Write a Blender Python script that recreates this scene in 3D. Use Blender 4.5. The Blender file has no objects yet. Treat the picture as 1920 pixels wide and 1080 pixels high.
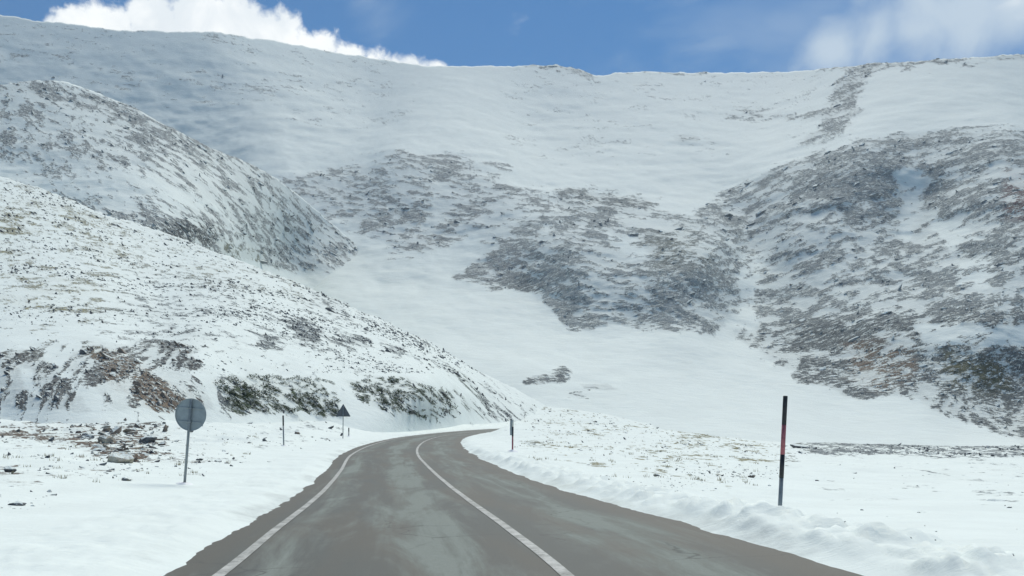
import bpy, bmesh, math, random
import numpy as np
from mathutils import Vector, Matrix

random.seed(7)
RNG = np.random.default_rng(7)
scene = bpy.context.scene
C = scene.collection

# ------------------------------------------------------------------ camera
F, HV, CH = 1660.0, 795.0, 1.5            # focal length in photo pixels, horizon row, camera height
cam_d = bpy.data.cameras.new('camera')
cam = bpy.data.objects.new('camera', cam_d)
C.objects.link(cam)
cam_d.sensor_width = 36.0
cam_d.lens = F / 1920 * 36
cam_d.shift_y = (HV - 540) / 1920
cam_d.clip_start, cam_d.clip_end = 0.1, 12000
cam.location = (0, 0, CH)
cam.rotation_euler = (math.radians(90), 0, 0)
scene.camera = cam

# ------------------------------------------------------------------ sky, sun, exposure
SUN_EL, SUN_AZ = math.radians(55), math.radians(15)     # azimuth measured from +Y towards +X
sun_d = bpy.data.lights.new('sun', 'SUN')
sun_d.energy = 2.6
sun_d.angle = math.radians(35)
sun_d.color = (1.0, 0.955, 0.84)
sun = bpy.data.objects.new('sun', sun_d)
C.objects.link(sun)
sd = Vector((math.sin(SUN_AZ) * math.cos(SUN_EL), math.cos(SUN_AZ) * math.cos(SUN_EL), math.sin(SUN_EL)))
sun.rotation_euler = sd.to_track_quat('Z', 'Y').to_euler()
sun.location = (0, 0, 900)

world = bpy.data.worlds.new('World')
scene.world = world
world.use_nodes = True
scene.view_settings.view_transform = 'Standard'
scene.view_settings.look = 'None'
scene.view_settings.gamma = 1
scene.view_settings.use_curve_mapping = False
scene.view_settings.exposure = 0.66
SKY_STRENGTH = 0.075


class NT:
    """small helper round a node tree"""
    def __init__(self, tree):
        self.t = tree
        tree.nodes.clear()

    def n(self, kind, **kw):
        nd = self.t.nodes.new(kind)
        for k, v in kw.items():
            if k.startswith('i_'):
                nd.inputs[k[2:].replace('_', ' ')].default_value = v
            else:
                setattr(nd, k, v)
        return nd

    def l(self, a, b):
        self.t.links.new(a, b)

    def m(self, op, a, b=None, c=None, clamp=False):
        nd = self.t.nodes.new('ShaderNodeMath')
        nd.operation = op
        nd.use_clamp = clamp
        for i, x in enumerate((a, b, c)):
            if x is None:
                continue
            if isinstance(x, (int, float)):
                nd.inputs[i].default_value = x
            else:
                self.l(x, nd.inputs[i])
        return nd.outputs[0]

    def mapr(self, x, a, b, c=0.0, d=1.0, smooth=True):
        nd = self.t.nodes.new('ShaderNodeMapRange')
        nd.interpolation_type = 'SMOOTHSTEP' if smooth else 'LINEAR'
        self.l(x, nd.inputs[0])
        for i, q in enumerate((a, b, c, d)):
            nd.inputs[i + 1].default_value = q
        return nd.outputs[0]

    def mix(self, f, a, b):
        nd = self.t.nodes.new('ShaderNodeMix')
        nd.data_type = 'RGBA'
        for s, x in ((nd.inputs[0], f), (nd.inputs[6], a), (nd.inputs[7], b)):
            if isinstance(x, (int, float)):
                s.default_value = x
            elif isinstance(x, tuple):
                s.default_value = (*x, 1) if len(x) == 3 else x
            else:
                self.l(x, s)
        return nd.outputs[2]

    def noise(self, vec, scale, detail=4, rough=0.55, dist=0.0):
        nd = self.n('ShaderNodeTexNoise')
        nd.inputs['Scale'].default_value = scale
        nd.inputs['Detail'].default_value = detail
        nd.inputs['Roughness'].default_value = rough
        nd.inputs['Distortion'].default_value = dist
        if vec is not None:
            self.l(vec, nd.inputs['Vector'])
        return nd.outputs['Fac']

    def mapping(self, vec, scale=(1, 1, 1), rot=(0, 0, 0), loc=(0, 0, 0)):
        nd = self.n('ShaderNodeMapping')
        nd.inputs['Scale'].default_value = scale
        nd.inputs['Rotation'].default_value = rot
        nd.inputs['Location'].default_value = loc
        self.l(vec, nd.inputs['Vector'])
        return nd.outputs[0]


def build_world():
    w = NT(world.node_tree)
    out = w.n('ShaderNodeOutputWorld')
    bg = w.n('ShaderNodeBackground')
    bg.inputs['Strength'].default_value = SKY_STRENGTH
    sky = w.n('ShaderNodeTexSky')
    sky.sky_type = 'NISHITA'
    sky.sun_disc = False
    sky.sun_elevation = SUN_EL
    sky.sun_rotation = SUN_AZ
    sky.altitude = 2200
    sky.air_density = 1.15
    sky.dust_density = 0.35
    sky.ozone_density = 2.2
    tc = w.n('ShaderNodeTexCoord')
    d = tc.outputs['Generated']

    def blob_field(blobs):
        acc = None
        for (u, v, r) in blobs:
            c = Vector(((u - 960) / F, 1, (HV - v) / F))
            rr = r / F / c.length
            c.normalize()
            dist = w.n('ShaderNodeVectorMath', operation='DISTANCE')
            w.l(d, dist.inputs[0])
            dist.inputs[1].default_value = c
            f = w.m('MULTIPLY_ADD', dist.outputs['Value'], -1.0 / rr, 1.0)
            acc = f if acc is None else w.m('SMOOTH_MAX', acc, f, 0.15)
        return acc
    # heaped cloud behind the left ridge
    heap = blob_field([(140, 78, 72), (210, 62, 78), (290, 52, 82), (370, 54, 82), (445, 58, 80), (520, 76, 70), (590, 104, 66),
                       (650, 122, 58), (710, 138, 52), (770, 150, 48), (825, 156, 42)])
    nz = w.m('ADD', w.m('MULTIPLY', w.noise(d, 15, 3, 0.5, 0.1), 0.45), w.m('MULTIPLY', w.noise(d, 48, 5, 0.62, 0.2), 0.55))
    nz2 = w.noise(d, 16, 4, 0.6, 0.3)
    f = w.m('ADD', heap, w.m('MULTIPLY', w.m('SUBTRACT', nz, 0.52), 1.9))
    heap_m = w.mapr(f, 0.0, 0.34)
    # the same kind of heaped cloud scattered round the rest of the sky
    far = w.noise(w.mapping(d, (1, 1, 2.2), (0, 0, 0), (3.7, 1.2, 0.4)), 2.3, 6, 0.55, 0.1)
    far_m = w.m('MULTIPLY', w.mapr(far, 0.60, 0.68), 0.9)
    # thin veils of high cloud
    veil = blob_field([(1340, 90, 260), (1620, 70, 240), (1800, 40, 240), (1960, 20, 260), (690, -10, 80)])
    vn = w.noise(w.mapping(d, (1.0, 1.0, 1.9), (0, 0.5, 0), (0.35, 0.2, 0.1)), 7.0, 5, 0.6, 0.5)
    vf = w.m('ADD', w.m('MULTIPLY', veil, 0.75), w.m('MULTIPLY', w.m('SUBTRACT', vn, 0.52), 2.4))
    veil_m = w.m('MULTIPLY', w.mapr(vf, 0.10, 1.5), 0.32)
    core = blob_field([(1570, 95, 110), (1640, 70, 130), (1720, 60, 150), (1800, 30, 150), (1930, 0, 130)])
    cf = w.m('ADD', core, w.m('MULTIPLY', w.m('SUBTRACT', w.noise(d, 13, 5, 0.55, 0.4), 0.5), 1.6))
    core_m = w.m('MULTIPLY', w.mapr(cf, 0.0, 1.0), 0.62)
    gen = w.noise(w.mapping(d, (1, 1, 2.0), (0, 0.3, 0), (9.1, 2.3, 5.0)), 3.0, 5, 0.6, 0.3)
    gen_m = w.m('MULTIPLY', w.mapr(gen, 0.54, 0.85), 0.25)
    soft = w.m('MAXIMUM', w.m('MAXIMUM', veil_m, core_m), gen_m)
    hard = w.m('MAXIMUM', heap_m, w.m('MULTIPLY', far_m, w.mapr(w.m('ABSOLUTE', heap), 2.2, 3.2)))
    # sky, slightly deepened by the dry mountain air
    sk = w.n('ShaderNodeMix', data_type='RGBA', blend_type='MULTIPLY')
    sk.inputs[0].default_value = 1.0
    w.l(sky.outputs[0], sk.inputs[6])
    sk.inputs[7].default_value = (0.19, 0.61, 0.86, 1)
    c1 = w.mix(soft, sk.outputs[2], (8.4, 9.3, 9.4))
    shade = w.mapr(nz2, 0.35, 0.65, 0.0, 1.0)
    cc = w.mix(shade, (8.8, 9.4, 9.8), (11.2, 11.4, 11.3))
    c2 = w.mix(hard, c1, cc)
    w.l(c2, bg.inputs['Color'])
    w.l(bg.outputs[0], out.inputs[0])


build_world()


# ------------------------------------------------------------------ numeric helpers
def hash3(ix, iy, iz, seed):
    h = (ix.astype(np.uint32) * np.uint32(374761393)) ^ (iy.astype(np.uint32) * np.uint32(668265263)) \
        ^ (iz.astype(np.uint32) * np.uint32(2147483647)) ^ np.uint32((seed * 974634541) & 0xffffffff)
    h = (h ^ (h >> np.uint32(13))) * np.uint32(1274126177)
    h = (h ^ (h >> np.uint32(16))) * np.uint32(2246822519)
    h = h ^ (h >> np.uint32(15))
    return h.astype(np.float32) / np.float32(4294967296.0)


def vnoise(x, y, z, seed=0):
    x0, y0, z0 = np.floor(x), np.floor(y), np.floor(z)
    fx, fy, fz = (x - x0).astype(np.float32), (y - y0).astype(np.float32), (z - z0).astype(np.float32)
    ix, iy, iz = x0.astype(np.int64), y0.astype(np.int64), z0.astype(np.int64)
    fx = fx * fx * fx * (fx * (fx * 6 - 15) + 10)
    fy = fy * fy * fy * (fy * (fy * 6 - 15) + 10)
    fz = fz * fz * fz * (fz * (fz * 6 - 15) + 10)
    r = 0
    for dx in (0, 1):
        wx = fx if dx else 1 - fx
        for dy in (0, 1):
            wy = fy if dy else 1 - fy
            for dz in (0, 1):
                wz = fz if dz else 1 - fz
                r = r + hash3(ix + dx, iy + dy, iz + dz, seed) * wx * wy * wz
    return r


def fbm(x, y, z, octv=4, seed=0, gain=0.55, lac=2.03):
    a, s, t = 1.0, 0.0, 0.0
    for i in range(octv):
        s = s + a * (vnoise(x, y, z, seed + i * 17) - 0.5)
        t += a
        a *= gain
        x, y, z = x * lac + 11.3, y * lac + 5.7, z * lac + 2.9
    return s / t * 2          # about -1 .. 1


def uniform_rank(a):
    r = np.empty(a.size, np.float32)
    r[np.argsort(a.ravel(), kind='stable')] = np.linspace(0, 1, a.size, dtype=np.float32)
    return r.reshape(a.shape)


def sstep(x, a, b):
    t = np.clip((x - a) / (b - a), 0, 1)
    return t * t * (3 - 2 * t)


class TPS:
    def __init__(self, pts, vals, lam=1e-4):
        P = np.asarray(pts, float)
        n = len(P)
        K = self.k(np.linalg.norm(P[:, None] - P[None], axis=2)) + lam * np.eye(n)
        A = np.zeros((n + 3, n + 3))
        A[:n, :n] = K
        A[:n, n] = 1
        A[:n, n + 1:] = P
        A[n:, :n] = A[:n, n:].T
        self.P, self.w = P, np.linalg.solve(A, np.concatenate([np.asarray(vals, float), np.zeros(3)]))

    @staticmethod
    def k(r):
        return np.where(r > 1e-9, r * r * np.log(np.maximum(r, 1e-9)), 0.0)

    def __call__(self, x, y):
        out = self.w[-3] + self.w[-2] * x + self.w[-1] * y
        for (px, py), w in zip(self.P, self.w):
            out = out + w * self.k(np.hypot(x - px, y - py))
        return out


def poly_sd(u, v, poly):
    """signed distance to a polygon, positive inside"""
    d2 = np.full(u.shape, 1e18)
    inside = np.zeros(u.shape, bool)
    n = len(poly)
    for i in range(n):
        ax, ay = poly[i]
        bx, by = poly[(i + 1) % n]
        ex, ey = bx - ax, by - ay
        L = ex * ex + ey * ey + 1e-9
        t = np.clip(((u - ax) * ex + (v - ay) * ey) / L, 0, 1)
        d2 = np.minimum(d2, (u - ax - t * ex) ** 2 + (v - ay - t * ey) ** 2)
        if by != ay:
            inside ^= ((ay > v) != (by > v)) & (u < ex * (v - ay) / (by - ay) + ax)
    d = np.sqrt(d2)
    return np.where(inside, d, -d)


def box(a, b, c, d):
    return [(a, b), (c, b), (c, d), (a, d)]


def paint(u, v, base, layers):
    """lay patches of cover over one another: (outline, value, feather)"""
    D = np.full(u.shape, base, np.float32)
    for poly, val, fe in layers:
        xs = [p[0] for p in poly]
        ys = [p[1] for p in poly]
        sel = (u > min(xs) - 3 * fe) & (u < max(xs) + 3 * fe) & (v > min(ys) - 3 * fe) & (v < max(ys) + 3 * fe)
        if not sel.any():
            continue
        m = sstep(poly_sd(u[sel], v[sel], poly), -fe, fe)
        D[sel] = D[sel] * (1 - m) + val * m
    return D


def to_px(P):
    Y = np.maximum(P[..., 1], 0.5)
    return 960 + P[..., 0] / Y * F, HV + (CH - P[..., 2]) / Y * F


def from_px(u, v, Y):
    return np.stack([(u - 960) / F * Y, Y, CH + Y * (HV - v) / F], -1)


def mesh_np(name, V, faces, mat, parent=None, smooth=False, attrs=None, cols=None):
    """one mesh object out of numpy arrays; faces (n,3) or (n,4)"""
    me = bpy.data.meshes.new(name)
    V = np.asarray(V, np.float32).reshape(-1, 3)
    faces = np.asarray(faces, np.int32)
    k = faces.shape[1]
    me.vertices.add(len(V))
    me.vertices.foreach_set('co', V.ravel())
    me.loops.add(faces.size)
    me.loops.foreach_set('vertex_index', faces.ravel())
    me.polygons.add(len(faces))
    me.polygons.foreach_set('loop_start', np.arange(0, faces.size, k, dtype=np.int32))
    me.polygons.foreach_set('loop_total', np.full(len(faces), k, np.int32))
    me.polygons.foreach_set('use_smooth', np.full(len(faces), smooth))
    for an, av in (attrs or {}).items():
        a = me.attributes.new(an, 'FLOAT', 'POINT')
        a.data.foreach_set('value', np.asarray(av, np.float32).ravel())
    for an, av in (cols or {}).items():
        a = me.attributes.new(an, 'FLOAT_COLOR', 'POINT')
        c4 = np.ones((len(V), 4), np.float32)
        c4[:, :3] = np.asarray(av, np.float32).reshape(-1, 3)
        a.data.foreach_set('color', c4.ravel())
    me.update()
    me.validate()
    me.materials.append(mat)
    o = bpy.data.objects.new(name, me)
    C.objects.link(o)
    if parent is not None:
        o.parent = parent
    return o


def grid_faces(nr, nc):
    i = np.arange(nr * nc).reshape(nr, nc)
    return np.stack([i[:-1, :-1], i[:-1, 1:], i[1:, 1:], i[1:, :-1]], -1).reshape(-1, 4)


def struct(o):
    o['kind'] = 'structure'
    return o


def tag(o, label, cat, group=None):
    o['label'], o['category'] = label, cat
    if group:
        o['group'] = group
    return o


# ------------------------------------------------------------------ materials
def new_mat(name):
    m = bpy.data.materials.new(name)
    m.use_nodes = True
    return m, NT(m.node_tree)


SNOW = (0.755, 0.825, 0.795)


def snow_rock_mat(name, s, streak_rot, bump=0.6, cap=0.0, mottling=0.06):
    """snow with rock showing through; s = size in metres of the finest grain of rock one can see"""
    m, w = new_mat(name)
    out = w.n('ShaderNodeOutputMaterial')
    b = w.n('ShaderNodeBsdfPrincipled')
    geo = w.n('ShaderNodeNewGeometry')
    pos = geo.outputs['Position']
    at = w.n('ShaderNodeAttribute', attribute_name='rock')
    co = w.n('ShaderNodeAttribute', attribute_name='rock_colour')
    p2 = w.mapping(w.mapping(pos, (1, 1, 1), (0, streak_rot, 0)), (0.38, 0.8, 1.4))
    fine = w.noise(p2, 1.0 / s, 4, 0.65, 0.25)
    fine2 = w.noise(pos, 2.6 / s, 3, 0.6)
    edge = w.m('ADD', w.m('MULTIPLY', w.m('SUBTRACT', fine, 0.5), 3.2), w.m('MULTIPLY', w.m('SUBTRACT', fine2, 0.5), 1.5))
    r = w.m('ADD', at.outputs['Fac'], w.m('MULTIPLY', edge, w.mapr(at.outputs['Fac'], 0.02, 0.3, 0.0, 1.0)))
    mask = w.mapr(r, 0.34, 0.86)
    rockv = w.noise(p2, 0.5 / s, 5, 0.7)
    rc = w.n('ShaderNodeMix', data_type='RGBA', blend_type='MULTIPLY')
    rc.inputs[0].default_value = 1.0
    w.l(co.outputs['Color'], rc.inputs[6])
    w.l(w.mix(w.mapr(rockv, 0.3, 0.7), (0.62, 0.63, 0.65), (1.45, 1.43, 1.40)), rc.inputs[7])
    sn = w.mix(w.mapr(w.noise(pos, 0.12 / s, 4, 0.5), 0.35, 0.7), SNOW, tuple(c * (1 - mottling) for c in SNOW))
    # where much rock shows the snow between is only a thin cover with stone glinting through
    th = w.n('ShaderNodeAttribute', attribute_name='thin_cover')
    thin = w.m('MULTIPLY', w.mapr(th.outputs['Fac'], 0.10, 0.65, 0.0, 0.36), w.mapr(w.m('ADD', fine, w.m('MULTIPLY', fine2, 0.5)), 0.5, 1.0, 0.25, 1.0))
    cover = w.m('MAXIMUM', mask, thin)
    w.l(w.mix(cover, sn, rc.outputs[2]), b.inputs['Base Color'])
    w.l(w.mapr(mask, 0, 1, 0.8, 0.9), b.inputs['Roughness'])
    b.inputs['Specular IOR Level'].default_value = 0.06
    h = w.m('ADD', w.m('MULTIPLY', mask, w.m('ADD', fine, fine2)), w.m('MULTIPLY', w.noise(w.mapping(pos, (0.5, 1, 1.6)), 0.4 / s, 5, 0.65, 0.4), 0.55))
    bp = w.n('ShaderNodeBump')
    bp.inputs['Strength'].default_value = bump
    bp.inputs['Distance'].default_value = s * 0.6
    w.l(h, bp.inputs['Height'])
    w.l(bp.outputs[0], b.inputs['Normal'])
    w.l(b.outputs[0], out.inputs[0])
    return m


def rock_mat(name, colour, s, cap=0.55):
    """bare stone with snow lying on its upward faces"""
    m, w = new_mat(name)
    out = w.n('ShaderNodeOutputMaterial')
    b = w.n('ShaderNodeBsdfPrincipled')
    geo = w.n('ShaderNodeNewGeometry')
    pos = geo.outputs['Position']
    n1 = w.noise(pos, 0.6 / s, 5, 0.65)
    n2 = w.noise(pos, 2.5 / s, 4, 0.6)
    col = w.mix(w.mapr(n1, 0.3, 0.7), tuple(c * 0.6 for c in colour), tuple(c * 1.5 for c in colour))
    sep = w.n('ShaderNodeSeparateXYZ')
    w.l(geo.outputs['Normal'], sep.inputs[0])
    up = w.m('ADD', sep.outputs['Z'], w.m('MULTIPLY', w.m('SUBTRACT', n2, 0.5), 0.9))
    mask = w.mapr(up, cap, cap + 0.2)
    w.l(w.mix(mask, col, SNOW), b.inputs['Base Color'])
    b.inputs['Roughness'].default_value = 0.85
    b.inputs['Specular IOR Level'].default_value = 0.2
    bp = w.n('ShaderNodeBump')
    bp.inputs['Strength'].default_value = 0.7
    bp.inputs['Distance'].default_value = s * 0.4
    w.l(w.m('ADD', n1, n2), bp.inputs['Height'])
    w.l(bp.outputs[0], b.inputs['Normal'])
    w.l(b.outputs[0], out.inputs[0])
    return m


def plain_mat(name, colour, rough=0.6, metal=0.0, var=0.25, scale=12.0, spec=0.3):
    m, w = new_mat(name)
    out = w.n('ShaderNodeOutputMaterial')
    b = w.n('ShaderNodeBsdfPrincipled')
    geo = w.n('ShaderNodeNewGeometry')
    n1 = w.noise(geo.outputs['Position'], scale, 5, 0.6)
    w.l(w.mix(w.mapr(n1, 0.3, 0.7), tuple(c * (1 - var) for c in colour), tuple(min(1, c * (1 + var)) for c in colour)),
        b.inputs['Base Color'])
    b.inputs['Roughness'].default_value = rough
    b.inputs['Metallic'].default_value = metal
    b.inputs['Specular IOR Level'].default_value = spec
    w.l(b.outputs[0], out.inputs[0])
    return m


def road_mat():
    m, w = new_mat('salted_asphalt')
    out = w.n('ShaderNodeOutputMaterial')
    b = w.n('ShaderNodeBsdfPrincipled')
    uv = w.n('ShaderNodeAttribute', attribute_name='road_pos')      # metres: across, along
    p = uv.outputs['Vector']
    sep = w.n('ShaderNodeSeparateXYZ')
    w.l(p, sep.inputs[0])
    q = sep.outputs['X']
    grain = w.noise(p, 55, 3, 0.6)
    grain2 = w.noise(p, 11, 4, 0.65)
    blot = w.noise(w.mapping(p, (0.85, 0.15, 1)), 1.0, 6, 0.68, 0.8)
    blot2 = w.noise(w.mapping(p, (0.9, 0.13, 1), (0, 0, 0), (7, 3, 0)), 1.0, 4, 0.55, 0.4)
    streak = w.noise(w.mapping(p, (2.4, 0.10, 1), (0, 0, 0.03), (2, 9, 0)), 1.0, 6, 0.7, 0.5)
    # grey salt film, thickest between the wheel tracks
    def hump(c, wd):
        return w.mapr(w.m('ABSOLUTE', w.m('SUBTRACT', q, c)), 0.0, wd, 1.0, 0.0)
    film = w.m('MAXIMUM', w.m('MAXIMUM', hump(-1.15, 1.1), w.m('MULTIPLY', hump(1.45, 1.3), 0.75)), w.m('MULTIPLY', hump(-3.0, 0.7), 0.7))
    film = w.m('ADD', w.m('MULTIPLY', film, 0.58), w.m('MULTIPLY', w.m('SUBTRACT', blot, 0.5), 2.4))
    film = w.m('ADD', film, w.m('MULTIPLY', w.m('SUBTRACT', streak, 0.5), 1.3))
    fm = w.mapr(film, 0.04, 0.70)
    brown = w.m('MAXIMUM', w.mapr(blot2, 0.40, 0.66), w.m('MAXIMUM', w.mapr(q, -3.45, -3.9), w.mapr(q, 2.0, 2.7)))
    dark = w.mix(brown, (0.084, 0.092, 0.083), (0.098, 0.096, 0.080))
    light = w.mix(grain2, (0.18, 0.204, 0.186), (0.25, 0.28, 0.255))
    c = w.mix(fm, dark, light)
    g = w.n('ShaderNodeMix', data_type='RGBA', blend_type='MULTIPLY')
    g.inputs[0].default_value = 1.0
    w.l(c, g.inputs[6])
    w.l(w.mix(grain, (0.72, 0.72, 0.72), (1.28, 1.28, 1.28)), g.inputs[7])
    vor = w.n('ShaderNodeTexVoronoi', feature='DISTANCE_TO_EDGE')
    vor.inputs['Scale'].default_value = 0.42
    wob = w.n('ShaderNodeVectorMath', operation='MULTIPLY_ADD')
    nzc = w.n('ShaderNodeTexNoise')
    nzc.inputs['Scale'].default_value = 1.3
    nzc.inputs['Detail'].default_value = 5
    w.l(p, nzc.inputs['Vector'])
    w.l(nzc.outputs['Color'], wob.inputs[0])
    wob.inputs[1].default_value = (0.9, 0.9, 0)
    w.l(p, wob.inputs[2])
    w.l(wob.outputs[0], vor.inputs['Vector'])
    crack = w.m('MULTIPLY', w.mapr(vor.outputs['Distance'], 0.0, 0.012, 1.0, 0.0), w.mapr(w.noise(p, 0.35, 3), 0.45, 0.6))
    gc = w.mix(w.m('MULTIPLY', crack, 0.55), g.outputs[2], (0.05, 0.052, 0.05))
    grit = w.mapr(w.noise(p, 130, 2, 0.7), 0.66, 0.74)
    gg = w.mix(w.m('MULTIPLY', grit, 0.5), gc, (0.34, 0.34, 0.31))
    # dirty slush dragged in from the verges
    sl = w.m('MAXIMUM', w.mapr(q, -3.95, -4.6), w.mapr(q, 2.75, 3.5))
    slm = w.mapr(w.m('ADD', w.m('MULTIPLY', sl, 0.55), w.m('MULTIPLY', w.m('SUBTRACT', w.noise(p, 2.4, 5, 0.65), 0.5), 1.5)), 0.42, 0.75)
    slm = w.m('MULTIPLY', slm, sl)
    c2 = w.mix(w.m('MULTIPLY', slm, 0.75), gg, (0.46, 0.49, 0.46))
    w.l(c2, b.inputs['Base Color'])
    w.l(w.mapr(w.m('ADD', fm, w.m('MULTIPLY', grain2, 0.5)), 0.2, 1.2, 0.6, 0.9), b.inputs['Roughness'])
    b.inputs['Specular IOR Level'].default_value = 0.22
    bp = w.n('ShaderNodeBump')
    bp.inputs['Strength'].default_value = 0.35
    bp.inputs['Distance'].default_value = 0.01
    w.l(grain, bp.inputs['Height'])
    w.l(bp.outputs[0], b.inputs['Normal'])
    w.l(b.outputs[0], out.inputs[0])
    return m


def paint_mat():
    m, w = new_mat('worn_white_line')
    out = w.n('ShaderNodeOutputMaterial')
    b = w.n('ShaderNodeBsdfPrincipled')
    geo = w.n('ShaderNodeNewGeometry')
    p = geo.outputs['Position']
    n1 = w.noise(p, 3.2, 6, 0.7)
    n2 = w.noise(p, 40, 3, 0.6)
    worn = w.mapr(w.m('ADD', n1, w.m('MULTIPLY', n2, 0.45)), 0.58, 0.90)
    w.l(w.mix(w.m('MULTIPLY', worn, 0.9), (0.47, 0.48, 0.455), (0.17, 0.18, 0.165)), b.inputs['Base Color'])
    b.inputs['Roughness'].default_value = 0.7
    w.l(b.outputs[0], out.inputs[0])
    return m


# ------------------------------------------------------------------ the road's course
ROAD_XY = [(2.9, -14), (2.05, -6), (1.25, 2), (0.55, 8.7), (-0.17, 14), (-1.5, 23.4), (-3.2, 34.8), (-4.95, 46.5), (-6.3, 60),
           (-7.4, 78), (-7.5, 95), (-6.0, 113), (-2.9, 131), (2.2, 149), (9.5, 166), (20, 182), (34, 195), (52, 206),
           (74, 214), (100, 219)]


def catmull(P, step=0.5):
    P = [np.array(p, float) for p in P]
    out = []
    for i in range(1, len(P) - 2):
        p0, p1, p2, p3 = P[i - 1:i + 3]
        n = max(2, int(np.linalg.norm(p2 - p1) / step))
        for t in np.arange(n) / n:
            out.append(0.5 * ((2 * p1) + (-p0 + p2) * t + (2 * p0 - 5 * p1 + 4 * p2 - p3) * t * t
                              + (-p0 + 3 * p1 - 3 * p2 + p3) * t ** 3))
    out.append(P[-2])
    return np.array(out)


CL = catmull(ROAD_XY)
TAN = np.gradient(CL, axis=0)
TAN /= np.linalg.norm(TAN, axis=1)[:, None]
NRM = np.stack([TAN[:, 1], -TAN[:, 0]], -1)       # to the right
ARC = np.concatenate([[0], np.cumsum(np.linalg.norm(np.diff(CL, axis=0), axis=1))])


def road_z(y):
    return np.interp(y, [-20, 5, 9, 14, 19, 24, 30, 36, 46, 60, 78, 95, 113, 131, 149, 166, 182, 200, 240],
                     [0.02, 0.02, 0.0, -0.07, -0.18, -0.26, -0.29, -0.27, -0.10, 0.02, 0.10, 0.20, 0.36, 0.58, 0.80, 0.92, 0.98, 1.0, 1.0])


RZ = road_z(CL[:, 1]) - 0.09 * np.maximum(0, CL[:, 0] - 10) * (CL[:, 1] > 140)
LEFT_W, RIGHT_W = 4.2, 3.05


def road_lateral(X, Y):
    """signed offset from the centre line (right positive) and road level, nearest sample"""
    x, y = X.ravel().astype(np.float32), Y.ravel().astype(np.float32)
    q = np.empty(x.size, np.float32)
    z = np.empty(x.size, np.float32)
    cx, cy = CL[:, 0].astype(np.float32), CL[:, 1].astype(np.float32)
    for s in range(0, x.size, 40000):
        e = slice(s, s + 40000)
        d = (x[e, None] - cx) ** 2 + (y[e, None] - cy) ** 2
        k = d.argmin(1)
        off = (x[e] - cx[k]) * NRM[k, 0] + (y[e] - cy[k]) * NRM[k, 1]
        q[e] = np.sign(off) * np.sqrt(np.take_along_axis(d, k[:, None], 1)[:, 0])
        q[e] = np.where(np.abs(off) > 0.05, q[e], off)
        z[e] = RZ[k]
    return q.reshape(X.shape), z.reshape(X.shape)


# ------------------------------------------------------------------ ground beside the road
GP = []


def gpx(u, v, Y):
    p = from_px(float(u), float(v), float(Y))
    GP.append((p[0], p[1], p[2]))


for x, y, z in [(-8, -8, .08), (-16, -8, .2), (-30, -8, .4), (8, -8, -.25), (18, -8, -.3), (30, -8, -.3),
                (-7.5, 10, .08), (-14, 10, .18), (-7.3, 19, .12), (-12, 19, .22), (-24, 20, .6), (-36, 25, 1.2),
                (-12, 32, .18), (-18, 38, .45), (-30, 40, .9), (-12.9, 50, .3), (-20, 55, .75), (-13.4, 68, .42), (-16, 80, .75),
                (-17.5, 98, 1.0), (-60, 50, 2.0),
                (6, 10, -.22), (14, 10, -.25), (5.7, 19, -.5), (11, 19, -.55), (24, 20, -.6), (4.2, 30, -.25), (10, 30, -.6), (17, 30, -.75),
                (30, 35, -.8), (0.4, 50, .02), (5.5, 50, .1), (14, 52, -.6), (28, 55, -.95), (50, 60, -1.0)]:
    GP.append((x, y, z))
for a in [(-600, 800, 55), (0, 785, 70), (370, 788, 78), (600, 792, 95), (800, 798, 122), (900, 795, 165), (1000, 785, 205),
          (1030, 803, 92), (1090, 798, 98), (1160, 797, 104), (1260, 810, 100), (1400, 829, 96), (1600, 834, 94), (1920, 838, 92), (2400, 842, 90),
          (1040, 797, 128), (1000, 760, 245), (1100, 772, 245), (1200, 792, 250), (1330, 824, 250)]:
    gpx(*a)
for x, y, z in [(40, 140, -4), (75, 130, -5), (60, 200, -6), (110, 150, -6), (90, 280, -9), (20, 300, 2), (45, 290, -4), (150, 280, -10),
                (-30, 160, 2.2), (-60, 160, 3), (-60, 280, 3), (-120, 120, 3), (-150, 280, 3)]:
    GP.append((x, y, z))
GP = np.array(GP)
gtps = TPS(GP[:, :2] / 50, GP[:, 2], 2e-3)


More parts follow.
